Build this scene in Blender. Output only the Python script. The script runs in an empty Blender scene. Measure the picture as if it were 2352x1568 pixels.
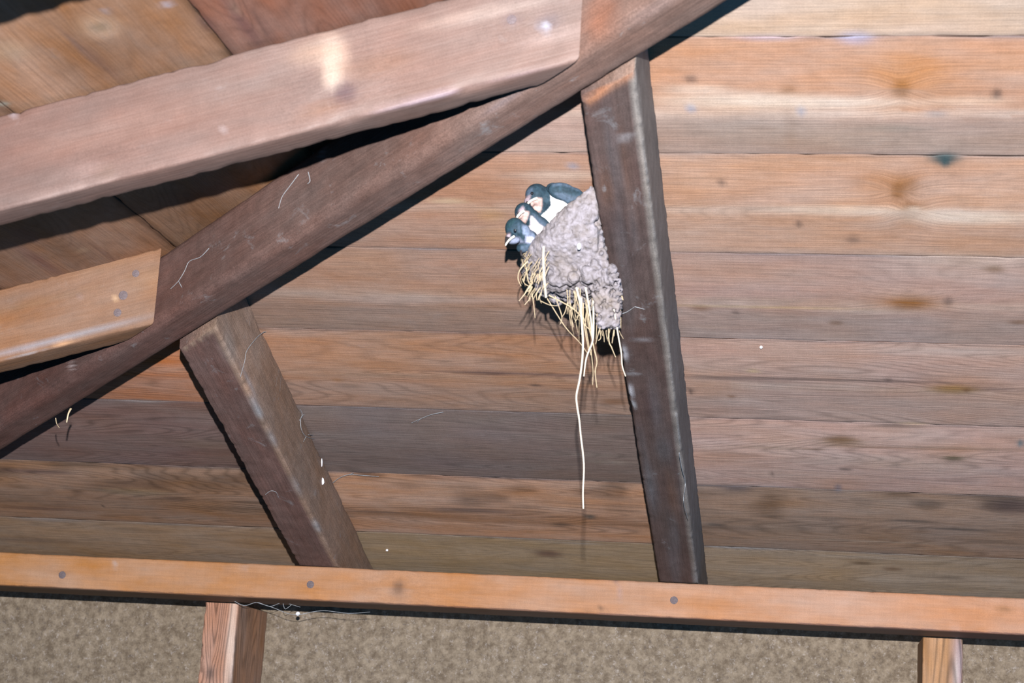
import bpy, bmesh, math, random
import numpy as np
from mathutils import Matrix, Vector
from math import sin, cos, radians, pi

# ------------------------------------------------------------------ camera, world, light
SC = bpy.context.scene
COL = SC.collection
H = 1.75                                   # eye height; everything below is worked out from the eye and lifted by H
F = 4342.0
pR, pL = radians(18.037), radians(15.382)  # pitches of the two roof slopes
def _rot(a, b, g):
    Rx = np.array([[1, 0, 0], [0, cos(a), -sin(a)], [0, sin(a), cos(a)]])
    Rz = np.array([[cos(b), -sin(b), 0], [sin(b), cos(b), 0], [0, 0, 1]])
    Ry = np.array([[cos(g), 0, sin(g)], [0, 1, 0], [-sin(g), 0, cos(g)]])
    return Rz @ Rx @ Ry
R = _rot(radians(-12.59), radians(-3.57), radians(-10.007))
def w(d):                                   # camera axes -> world (X right, Y away, Z up)
    e = R.T @ np.array(d, float)
    return np.array([e[0], -e[2], e[1]])
CX, CY, CZ = w((1, 0, 0)), w((0, 1, 0)), w((0, 0, 1))

cam_d = bpy.data.cameras.new('camera')
cam_d.sensor_width = 36.0
cam_d.lens = F / 2352 * 36.0
cam_d.clip_start = 0.05
cam_d.dof.use_dof = True
cam_d.dof.focus_distance = 2.25
cam_d.dof.aperture_fstop = 13.0
cam = bpy.data.objects.new('camera', cam_d)
COL.objects.link(cam)
cam.matrix_world = Matrix(((CX[0], CY[0], CZ[0], 0), (CX[1], CY[1], CZ[1], 0), (CX[2], CY[2], CZ[2], H), (0, 0, 0, 1)))
SC.camera = cam

world = bpy.data.worlds.new('world')
SC.world = world
world.use_nodes = True
world.node_tree.nodes['Background'].inputs[0].default_value = (0.05, 0.26, 0.55, 1)
world.node_tree.nodes['Background'].inputs[1].default_value = 1.5

fl = bpy.data.lights.new('camera_flash', 'SPOT')    # the photographer's flash, just above the lens
fl.energy = 640
fl.color = (1.0, 0.97, 0.96)
fl.shadow_soft_size = 0.008
fl.spot_size = radians(62)
fl.spot_blend = 0.45
flash = bpy.data.objects.new('camera_flash', fl)
COL.objects.link(flash)
flash.location = CX * 0.0 + CY * 0.142 + np.array([0, 0, H])
flash.matrix_world = Matrix(((CX[0], CY[0], CZ[0], flash.location[0]), (CX[1], CY[1], CZ[1], flash.location[1]), (CX[2], CY[2], CZ[2], flash.location[2]), (0, 0, 0, 1)))

SC.view_settings.view_transform = 'Standard'
SC.view_settings.look = 'None'
SC.view_settings.exposure = 0.0
SC.view_settings.gamma = 1.0
SC.view_settings.use_curve_mapping = False

# ------------------------------------------------------------------ geometry helpers
nR = np.array([0, sin(pR), cos(pR)]); vR = np.array([0, cos(pR), -sin(pR)])
nL = np.array([-sin(pL), 0, cos(pL)]); uL = np.array([cos(pL), 0, sin(pL)])
UX, UY, UZ = np.eye(3)
def ray(x, y):
    d = w((x - 1176, -(y - 784), -F)); return d / np.linalg.norm(d)
def hit(p, n, k):
    r = ray(*p); return r * k / (n @ r)
def atY(p, Y): return hit(p, UY, Y)
kR0, kR1, kL1 = 1.0, 1.084, 0.691
def hipline(k1, k2, Y):
    Z = (k1 - sin(pR) * Y) / cos(pR)
    return np.array([(cos(pL) * Z - k2) / sin(pL), Y, Z])
HA = hipline(1, .608, 1.0); HB = hipline(1, .608, 2.0)
hd = (HB - HA) / np.linalg.norm(HB - HA)
hn = np.cross(hd, UZ); hn /= np.linalg.norm(hn)
if hn[0] < 0: hn = -hn
hu = np.cross(hd, hn); hu = hu if hu[2] > 0 else -hu

rng = np.random.default_rng(7)
random.seed(7)
def vnoise(p, seed=0):                     # smooth value noise, p (n,3)
    p = np.asarray(p, float); i = np.floor(p).astype(np.int64); f = p - i
    f = f * f * (3 - 2 * f); out = 0
    for dx in (0, 1):
        for dy in (0, 1):
            for dz in (0, 1):
                h = (i[:, 0] + dx) * 374761393 + (i[:, 1] + dy) * 668265263 + (i[:, 2] + dz) * 2147483647 + seed * 974711
                h = (h ^ (h >> 13)) * 1274126177
                h = ((h ^ (h >> 16)) & 0xffff) / 65535.0
                wgt = (f[:, 0] if dx else 1 - f[:, 0]) * (f[:, 1] if dy else 1 - f[:, 1]) * (f[:, 2] if dz else 1 - f[:, 2])
                out = out + h * wgt
    return out

def empty(name, loc, label=None, cat=None, group=None, kind=None):
    o = bpy.data.objects.new(name, None); COL.objects.link(o)
    o.location = np.array(loc) + np.array([0, 0, H]); o.empty_display_size = .02
    return tag(o, label, cat, group, kind)
def tag(o, label=None, cat=None, group=None, kind=None):
    if label: o['label'] = label
    if cat: o['category'] = cat
    if group: o['group'] = group
    if kind: o['kind'] = kind
    return o
def mesh(name, V, Fs, mat, parent=None, origin=None, tint=None, gc=None, ring=None, smooth=True):
    """V in eye-based world coordinates; the object's origin is put at `origin`."""
    V = np.asarray(V, float)
    if origin is None: origin = V.mean(0)
    origin = np.asarray(origin, float)
    me = bpy.data.meshes.new(name)
    me.from_pydata((V - origin).tolist(), [], Fs)
    if tint is not None:
        a = me.attributes.new('tint', 'FLOAT_COLOR', 'POINT')
        a.data.foreach_set('color', np.hstack([np.asarray(tint) * .5, np.ones((len(V), 1))]).astype(np.float32).ravel())
    if gc is not None:
        a = me.attributes.new('gc', 'FLOAT_VECTOR', 'POINT')
        a.data.foreach_set('vector', np.asarray(gc, np.float32).ravel())
    if ring is not None:
        a = me.attributes.new('ring', 'FLOAT', 'POINT')
        a.data.foreach_set('value', np.asarray(ring, np.float32).ravel())
    if smooth:
        me.polygons.foreach_set('use_smooth', [True] * len(me.polygons))
    me.materials.append(mat); me.update()
    if smooth: me.set_sharp_from_angle(angle=radians(32))
    o = bpy.data.objects.new(name, me); COL.objects.link(o)
    if parent is not None:
        o.parent = parent
        o.location = origin + np.array([0, 0, H]) - np.array(parent.location)
    else:
        o.location = origin + np.array([0, 0, H])
    return o

# ------------------------------------------------------------------ materials
def new_mat(name):
    m = bpy.data.materials.new(name); m.use_nodes = True
    nt = m.node_tree; b = nt.nodes['Principled BSDF']
    return m, nt, b
def wood_mat(name, streak=.35, fine=.35, ringk=.5, saw=.2, mott=.25, rough=.6, spec=.25, dust=0.0, bump=.25):
    m, nt, b = new_mat(name); N = nt.nodes; L = nt.links
    def node(t, **k):
        n = N.new(t)
        for a, v in k.items(): setattr(n, a, v)
        return n
    gc = node('ShaderNodeAttribute', attribute_name='gc')
    tn = node('ShaderNodeAttribute', attribute_name='tint')
    rg = node('ShaderNodeAttribute', attribute_name='ring')
    def noise(scl, detail=3, rough_=.55, dist=0.0):
        mp = node('ShaderNodeMapping'); mp.inputs['Scale'].default_value = scl
        L.new(gc.outputs['Vector'], mp.inputs['Vector'])
        n = node('ShaderNodeTexNoise'); n.inputs['Scale'].default_value = 1
        n.inputs['Detail'].default_value = detail; n.inputs['Roughness'].default_value = rough_
        n.inputs['Distortion'].default_value = dist
        L.new(mp.outputs[0], n.inputs['Vector']); return n.outputs['Fac']
    def mth(op, a, b_=None, c=None):
        n = node('ShaderNodeMath', operation=op)
        for i, v in enumerate((a, b_, c)):
            if v is None: continue
            if isinstance(v, (int, float)): n.inputs[i].default_value = v
            else: L.new(v, n.inputs[i])
        return n.outputs[0]
    def amp(fac, k): return mth('MULTIPLY_ADD', mth('SUBTRACT', fac, .5), k * 2, 1.0)
    v = amp(noise((3.0, 38, 38), 4), streak)
    f2 = noise((14, 420, 420), 2)
    v = mth('MULTIPLY', v, amp(f2, fine))
    # growth rings: contour lines of a stretched noise field
    fld = noise((1.6, 13, 13), 1.5, .5, .3)
    s = mth('SINE', mth('MULTIPLY', fld, 210))
    line = mth('POWER', mth('MULTIPLY_ADD', s, .5, .5), 3)
    mask = noise((2.2, 9, 9), 1)
    line = mth('MULTIPLY', line, mth('MULTIPLY', rg.outputs['Fac'], mth('MULTIPLY', mask, 1.6)))
    v = mth('MULTIPLY', v, mth('MULTIPLY_ADD', line, -ringk, 1.0))
    v = mth('MULTIPLY', v, amp(noise((420, 14, 14), 2), saw))
    m1 = noise((45, 60, 60), 4, .7)
    v = mth('MULTIPLY', v, amp(m1, mott))
    g2 = noise((760, 800, 800), 2, .8)
    v = mth('MULTIPLY', v, amp(g2, mott * 1.7))
    mul = node('ShaderNodeVectorMath', operation='SCALE')
    L.new(tn.outputs['Color'], mul.inputs[0]); L.new(v, mul.inputs['Scale'])
    col = mul.outputs[0]
    # warm / cool drift
    hs = node('ShaderNodeHueSaturation')
    sat = amp(noise((9, 30, 30), 3), .40)
    L.new(sat, hs.inputs['Saturation']); L.new(col, hs.inputs['Color']); col = hs.outputs[0]
    if dust:
        d = noise((26, 34, 34), 6, .75, .6)
        cr = node('ShaderNodeMapRange'); cr.inputs[1].default_value = .60; cr.inputs[2].default_value = .74
        cr.inputs[3].default_value = 0; cr.inputs[4].default_value = dust
        L.new(d, cr.inputs[0])
        mx = node('ShaderNodeMix', data_type='RGBA'); L.new(cr.outputs[0], mx.inputs[0]); L.new(col, mx.inputs[6])
        mx.inputs[7].default_value = (.19, .20, .215, 1); col = mx.outputs[2]
    L.new(col, b.inputs['Base Color'])
    b.inputs['Roughness'].default_value = rough
    b.inputs['Specular IOR Level'].default_value = spec
    bp = node('ShaderNodeBump'); bp.inputs['Strength'].default_value = bump; bp.inputs['Distance'].default_value = .002
    L.new(mth('ADD', f2, mth('MULTIPLY', m1, .8)), bp.inputs['Height']); L.new(bp.outputs[0], b.inputs['Normal'])
    return m
M_BOARD = wood_mat('sawn_roof_boards', streak=.15, fine=.11, ringk=.24, saw=.06, mott=.23, rough=.62, spec=.13, dust=.12)
M_NEAR = wood_mat('planed_rafter_wood', streak=.20, fine=.10, ringk=.12, saw=.05, mott=.22, rough=.55, spec=.16, dust=.12)
M_DARK = wood_mat('stained_rafter_wood', streak=.30, fine=.30, ringk=.16, saw=.05, mott=.50, rough=.62, spec=.13, dust=.50)
M_PLATE = wood_mat('fresh_plate_wood', streak=.10, fine=.14, ringk=.10, saw=.06, mott=.16, rough=.6, spec=.12, dust=.03)
M_STUD = wood_mat('rough_stud_wood', streak=.35, fine=.35, ringk=.30, saw=.05, mott=.2, rough=.65, spec=.12, dust=.05)

def flat_mat(name, c, rough=.6, spec=.3, var=0.0, scale=300, metal=0.0, bump=0.0):
    m, nt, b = new_mat(name); N = nt.nodes; L = nt.links
    b.inputs['Base Color'].default_value = (*c, 1); b.inputs['Roughness'].default_value = rough
    b.inputs['Specular IOR Level'].default_value = spec; b.inputs['Metallic'].default_value = metal
    tc = N.new('ShaderNodeTexCoord'); n = N.new('ShaderNodeTexNoise'); n.inputs['Scale'].default_value = scale
    n.inputs['Detail'].default_value = 3; L.new(tc.outputs['Object'], n.inputs['Vector'])
    mr = N.new('ShaderNodeMapRange'); mr.inputs[1].default_value = .3; mr.inputs[2].default_value = .7
    mr.inputs[3].default_value = 1 - var; mr.inputs[4].default_value = 1 + var; L.new(n.outputs['Fac'], mr.inputs[0])
    s = N.new('ShaderNodeVectorMath'); s.operation = 'SCALE'; s.inputs[0].default_value = c
    L.new(mr.outputs[0], s.inputs['Scale']); L.new(s.outputs[0], b.inputs['Base Color'])
    if bump:
        bp = N.new('ShaderNodeBump'); bp.inputs['Strength'].default_value = bump; bp.inputs['Distance'].default_value = .001
        L.new(n.outputs['Fac'], bp.inputs['Height']); L.new(bp.outputs[0], b.inputs['Normal'])
    return m
M_NAIL = flat_mat('dull_nail_steel', (.085, .066, .070), .7, .2, .3, 900, 0)
M_STRAW = flat_mat('dry_straw', (.30, .235, .15), .6, .3, .22, 160)
M_STRAWP = flat_mat('bleached_straw', (.44, .39, .32), .55, .3, .12, 160)
M_WEB = flat_mat('grey_cobweb', (.20, .21, .225), .9, .1, .2, 200)
M_DROP = flat_mat('white_dropping', (.52, .52, .56), .7, .2, .1, 400)
M_CONC = flat_mat('packed_earth', (.12, .10, .08), .9, .1, .2, 6)

# ------------------------------------------------------------------ beams
def plane_end(Q, n):
    return lambda O, ax, offs: ((Q - O - offs) @ n) / (ax @ n)
def beam(name, O, ax, ay, az, wd, ht, endA, endB, base, mat, parent=None, marks=(), seed=0, step=.006, ring=.6, rough=.0012, r=.003, wave=.0, origin=None):
    """box section wd x ht swept along ax between two cutting planes, corners eased and a little chewed"""
    O, ax, ay, az = [np.asarray(v, float) for v in (O, ax, ay, az)]
    ny, nz = max(4, int(wd / .006)), max(4, int(ht / .006))
    prof = []
    def side(p, q, n):
        for i in range(n + 1):
            t = i / n; prof.append((p[0] + (q[0] - p[0]) * t, p[1] + (q[1] - p[1]) * t))
    def arc(cx, cy, a0):
        for i in (1, 2, 3):
            t = a0 + i * pi / 8; prof.append((cx + r * cos(t), cy + r * sin(t)))
    side((r, 0), (wd - r, 0), ny); arc(wd - r, r, -pi / 2); side((wd, r), (wd, ht - r), nz); arc(wd - r, ht - r, 0)
    side((wd - r, ht), (r, ht), ny); arc(r, ht - r, pi / 2); side((0, ht - r), (0, r), nz); arc(r, r, pi)
    prof = np.array(prof); m = len(prof)
    offs = prof[:, :1] * ay + prof[:, 1:] * az
    xa = endA(O, ax, offs); xb = endB(O, ax, offs)
    n = max(2, int(abs(xb - xa).max() / step))
    T = np.linspace(0, 1, n + 1)
    X = xa[None] + (xb - xa)[None] * T[:, None]
    P = prof[None].repeat(n + 1, 0).copy()
    loc = np.stack([X, P[..., 0], P[..., 1]], -1).reshape(-1, 3)
    corner = np.minimum(np.minimum(loc[:, 1], wd - loc[:, 1]) + np.minimum(loc[:, 2], ht - loc[:, 2]), .01)
    k = (1 - corner / .01)
    cy = np.sign(loc[:, 1] - wd / 2); cz = np.sign(loc[:, 2] - ht / 2)
    j = (vnoise(loc * [150, 30, 30] + seed * 7.3, 1) ** 3) * rough * 1.6 + (vnoise(loc * [28, 10, 10] + seed * 3.1, 2) ** 4) * rough * 2.0
    loc2 = loc.copy(); loc2[:, 1] -= cy * k * j; loc2[:, 2] -= cz * k * j
    if wave: loc2[:, 1] += wave * (vnoise(loc * [3, 0, 0] + seed, 5) - .5); loc2[:, 2] += wave * (vnoise(loc * [4, 0, 0] + seed, 6) - .5)
    V = O + loc2[:, :1] * ax + loc2[:, 1:2] * ay + loc2[:, 2:] * az
    Fs = []
    idx = np.arange((n + 1) * m).reshape(n + 1, m)
    for i in range(n):
        for q in range(m):
            q2 = (q + 1) % m; Fs.append((int(idx[i, q]), int(idx[i, q2]), int(idx[i + 1, q2]), int(idx[i + 1, q])))
    Fs.append(tuple(int(v) for v in idx[0][::-1])); Fs.append(tuple(int(v) for v in idx[-1]))
    col = np.array(base)[None].repeat(len(V), 0) if not callable(base) else base(V, loc)
    g = loc + np.array([seed * 3.17, seed * 1.31, seed * 2.23])
    col, g = paint(V, col, g, marks, ax)
    o = mesh(name, V, Fs, mat, parent, origin if origin is not None else V[:m].mean(0), col, g, np.full(len(V), ring))
    bm = bmesh.new(); bm.from_mesh(o.data); bmesh.ops.recalc_face_normals(bm, faces=bm.faces)
    bm.to_mesh(o.data); bm.free(); o.data.set_sharp_from_angle(angle=radians(32))
    o.data.polygons[-1].use_smooth = False; o.data.polygons[-2].use_smooth = False
    return o
def paint(V, col, g, marks, ax):
    """marks: (world point, half length along the grain, half width, colour, strength, is_knot)"""
    col = col.copy(); g = g.copy()
    for P, ra, rb, c, s, knot in marks:
        d = V - P; a = d @ ax; perp = d - a[:, None] * ax; b = np.linalg.norm(perp, axis=1)
        q = (a / ra) ** 2 + (b / rb) ** 2
        f = np.exp(-q ** 1.5) * s
        col = col * (1 - f[:, None]) + np.array(c) * f[:, None]
        if knot:
            gi = 1
            sgn = np.sign(perp @ np.array([.01, .3, -.2]) + 1e-9)
            g[:, gi] += sgn * np.exp(-(a / (ra * 2.5)) ** 2 - (b / (rb * 2.2)) ** 2) * rb * .9
    return col, g

def nail(P, n, parent, r=.0042, name='nail_head', label=None):
    n = np.asarray(n, float); t = np.cross(n, [.3, .2, .9]); t /= np.linalg.norm(t); b = np.cross(n, t)
    V = []; Fs = []
    rings = [(1.0, -.0008), (1.0, .0004), (.88, .0006), (.0001, .0007)]
    for rr, h in rings:
        for i in range(12):
            a = i * pi / 6; V.append(P + (t * cos(a) + b * sin(a)) * r * rr + n * h)
    for k in range(3):
        for i in range(12):
            j = (i + 1) % 12; Fs.append((k * 12 + i, k * 12 + j, k * 12 + 12 + j, k * 12 + 12 + i))
    o = mesh(name, V, Fs, M_NAIL, parent, P)
    if label: o['label'] = label
    return o

def tube(pts, r0, r1=None, seg=6, smooth=4, flat=1.0):
    pts = [np.asarray(p, float) for p in pts]
    if smooth > 1 and len(pts) > 2:
        q = [pts[0]] + pts + [pts[-1]]; out = []
        for i in range(1, len(q) - 2):
            for k in range(smooth):
                t = k / smooth
                out.append(.5 * (2 * q[i] + (q[i + 1] - q[i - 1]) * t + (2 * q[i - 1] - 5 * q[i] + 4 * q[i + 1] - q[i + 2]) * t * t + (3 * q[i] - q[i - 1] - 3 * q[i + 1] + q[i + 2]) * t ** 3))
        out.append(pts[-1]); pts = out
    r1 = r0 * .5 if r1 is None else r1
    V = []; Fs = []; n = len(pts)
    for i, p in enumerate(pts):
        d = pts[min(i + 1, n - 1)] - pts[max(i - 1, 0)]; d /= (np.linalg.norm(d) + 1e-12)
        a = np.cross(d, CZ); a /= (np.linalg.norm(a) + 1e-9); b = np.cross(d, a)
        r = r0 + (r1 - r0) * i / (n - 1)
        for k in range(seg):
            t = 2 * pi * k / seg; V.append(p + a * cos(t) * r + b * sin(t) * r * flat)
    for i in range(n - 1):
        for k in range(seg):
            k2 = (k + 1) % seg; Fs.append((i * seg + k, i * seg + k2, (i + 1) * seg + k2, (i + 1) * seg + k))
    Fs.append(tuple(range(seg))[::-1]); Fs.append(tuple((n - 1) * seg + k for k in range(seg)))
    return V, Fs
def join(parts):
    V = []; Fs = []
    for v, f in parts:
        o = len(V); V += list(v); Fs += [tuple(i + o for i in x) for x in f]
    return V, Fs

# ------------------------------------------------------------------ the boarded roof slopes (ceiling)
HC = hipline(kR1, kL1, 1.5)                      # where the two boarded slopes meet
def boards(name, org, along, across, nrm, seams, a0, a1, tintf, marks, cutend=None, cutstart=None, th=.018, da=.0035):
    """planks side by side, each a little cupped with eased edges; visible face at org, thickness along nrm"""
    allV, allF, allC, allG, allR = [], [], [], [], []
    base = 0
    for bi in range(len(seams) - 1):
        s0, s1 = seams[bi] + .0002, seams[bi + 1] - .0002
        wd = s1 - s0
        nb = max(8, int(wd / .0045)); e = .0009
        cr = np.concatenate([[0, .0006, e], np.linspace(e + .002, wd - e - .002, nb), [wd - e, wd - .0006, wd]])
        dep = np.where((cr < e) | (cr > wd - e), .0008 * (1 - np.minimum(cr, wd - cr) / e), 0) + .0028 * (np.abs(cr / wd - .5) * 2) ** 1.3
        # far side of the plank closes the section
        na = int((a1 - a0) / da)
        A = np.linspace(a0, a1, na + 1)
        AA, CC = np.meshgrid(A, cr, indexing='ij'); DD = np.broadcast_to(dep, AA.shape)
        S = s0 + CC
        P0 = org + AA[..., None] * along + S[..., None] * across
        lo = np.full(S.shape, a0); 
        if cutstart is not None:
            Q, n = cutstart
            st = ((Q - (org + S[0][:, None] * across)) @ n) / (along @ n)
            lo = np.broadcast_to(st, S.shape); 
            AA = np.maximum(AA, np.minimum(lo, a1))
        if cutend is not None:
            Q, n = cutend
            st = ((Q - (org + S[0][:, None] * across)) @ n) / (along @ n)
            AA = np.minimum(AA, np.maximum(st[None], a0))
        V = org + AA[..., None] * along + S[..., None] * across + DD[..., None] * nrm
        j = vnoise(np.stack([AA * 60, np.full(AA.shape, bi * 9.), CC * 20], -1).reshape(-1, 3), 3).reshape(AA.shape)
        edge = ((CC < .001) | (CC > wd - .001)); V = V + (edge * (j ** 3) * .0018 * np.sign(wd / 2 - CC))[..., None] * across
        m = len(cr)
        Vf = V.reshape(-1, 3); idx = np.arange(len(Vf)).reshape(na + 1, m) + base
        q = np.stack([idx[:-1, :-1], idx[:-1, 1:], idx[1:, 1:], idx[1:, :-1]], -1).reshape(-1, 4)
        ok = (np.abs(AA[1:, :-1] - AA[:-1, :-1]) + np.abs(AA[1:, 1:] - AA[:-1, 1:]) > 1e-5).reshape(-1)
        q = q[ok]
        C = tintf(bi, AA.reshape(-1), CC.reshape(-1) / wd, Vf)
        G = np.stack([AA.reshape(-1) + bi * 2.7, CC.reshape(-1) + bi * 1.9, np.full(len(Vf), bi * .77)], -1)
        C = C * np.array([1.01, .985, 1.01])
        C, G = paint(Vf, C, G, [mk for mk in marks if s0 - .03 < (mk[0] - org) @ across < s1 + .03], along)
        allV.append(Vf); allF.append(q); allC.append(C); allG.append(G)
        allR.append(np.full(len(Vf), RINGS.get((name, bi), .6)))
        base += len(Vf)
        # back face of this plank, closing it as a solid
        bs = np.array([(x, c) for x in (0, -1) for c in (0, m - 1)])
        B = np.array([V[0, 0], V[0, -1], V[-1, -1], V[-1, 0]]) + nrm * th
        allV.append(B); allC.append(np.full((4, 3), .05)); allG.append(np.zeros((4, 3))); allR.append(np.zeros(4))
        b0 = base; base += 4
        f0 = [(b0 + 3, b0 + 2, b0 + 1, b0)]
        allF.append(np.array(f0))
        ed = []
        for i in range(na):
            pass
        q1 = np.array([(idx[0, 0], b0, b0 + 1, idx[0, -1]), (idx[-1, 0], idx[-1, -1], b0 + 2, b0 + 3),
                       (idx[0, 0], idx[-1, 0], b0 + 3, b0), (idx[0, -1], b0 + 1, b0 + 2, idx[-1, -1])])
        allF.append(q1)
    V = np.concatenate(allV); Fq = np.concatenate(allF).astype(int)
    return mesh('ceiling', V, [tuple(x) for x in Fq.tolist()], M_BOARD, None, org, np.concatenate(allC), np.concatenate(allG), np.concatenate(allR))

RINGS = {('right', i): r for i, r in enumerate([.2, .2, .25, .45, .5, 1.0, 1.1, 1.2, 1.0, .5, .4])}
seamsR = [.95, 1.121, 1.292, 1.463, 1.634, 1.805, 1.989, 2.168, 2.352, 2.53, 2.70, 2.88]
#            board colours for the bays: left of left rafter, between the rafters, right of the right rafter
TR = {
 0: [(.55, .42, .31)] * 3,
 1: [(.50, .38, .28), (.50, .38, .28), (.47, .36, .27)],
 2: [(.46, .30, .21), (.54, .34, .25), (.44, .265, .175)],
 3: [(.45, .27, .17), (.44, .26, .175), (.49, .305, .205)],
 4: [(.42, .25, .16), (.39, .24, .165), (.42, .29, .235)],
 5: [(.62, .26, .125), (.47, .27, .17), (.52, .355, .28)],
 6: [(.25, .165, .14), (.255, .195, .17), (.60, .415, .335)],
 7: [(.46, .285, .185), (.62, .37, .235), (.40, .275, .195)],
 8: [(.44, .30, .19), (.43, .32, .20), (.43, .33, .23)],
}
def tintR(bi, a, c, V):
    t = TR[min(max(bi, 0), 8)]
    X = V[:, 0]
    C = np.empty((len(V), 3))
    C[:] = t[1]; C[X < -.68] = t[0]; C[X > -.196] = t[2]
    n1 = vnoise(np.stack([X * 3, V[:, 1] * 14, V[:, 2] * 14], -1) + bi * 5, 11)
    n2 = vnoise(np.stack([X * 14, V[:, 1] * 25, V[:, 2] * 25], -1) + bi * 3, 12)
    C *= (.90 + .2 * n1)[:, None]
    C[:, 2] *= .92 + .2 * n2; C[:, 1] *= .97 + .07 * n2
    # the planed crown of each plank has weathered paler, the lower half greyer
    if bi in (2, 3, 4, 5):
        pale = np.exp(-((c - (.62 if bi == 2 else .53) + .03 * (n1 - .5)) / .05) ** 2) * (.25 + .75 * (n2 > .25)) * {2: .75, 3: .5, 4: .4, 5: .35}[bi]
        pale = pale * np.where(X > -.196, 1, .7)
        C = C * (1 - pale[:, None]) + np.array([.62, .48, .38]) * pale[:, None]
        grey = np.clip((c - .60) / .1, 0, 1) * {2: .55, 3: .15, 4: .35, 5: .3}[bi]
        C = C * (1 - grey[:, None]) + C.mean(1)[:, None] * np.array([1.12, .96, .86]) * grey[:, None]
    if bi in (7,):
        d = np.clip((vnoise(np.stack([X * 25, V[:, 1] * 40, V[:, 2] * 40], -1), 21) - .45) * 3, 0, 1) * (c < .45) * .4
        C *= (1 - d)[:, None]
        d = np.exp(-((c - .62) / .12) ** 2) * vnoise(np.stack([X * 5, V[:, 1] * 90, V[:, 2] * 90], -1), 22) * .45
        C *= (1 - d)[:, None]
    # grime that has settled on either side of a seam
    e = np.minimum(c, 1 - c); gr = np.exp(-(e / .016) ** 2) * (.15 + .6 * n2 ** 1.5)
    C = C * (1 - gr[:, None]) + np.array([.13, .13, .15]) * gr[:, None]
    C[e < .005] *= .62
    return C
def mk(p, ra, rb, c, s=.8, knot=False, n=nR, k=kR1):
    if knot: ra, rb, s = ra * 1.15, rb * 1.3, min(1, s + .15)
    return (hit(p, n, k), ra * .00052 * 1.0, rb * .0009, c, s, knot)
BR, DK, HALO, PALE, BLUE, TEAL = (.20, .10, .05), (.06, .045, .045), (.42, .20, .09), (.72, .60, .50), (.30, .32, .42), (.03, .07, .08)
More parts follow.
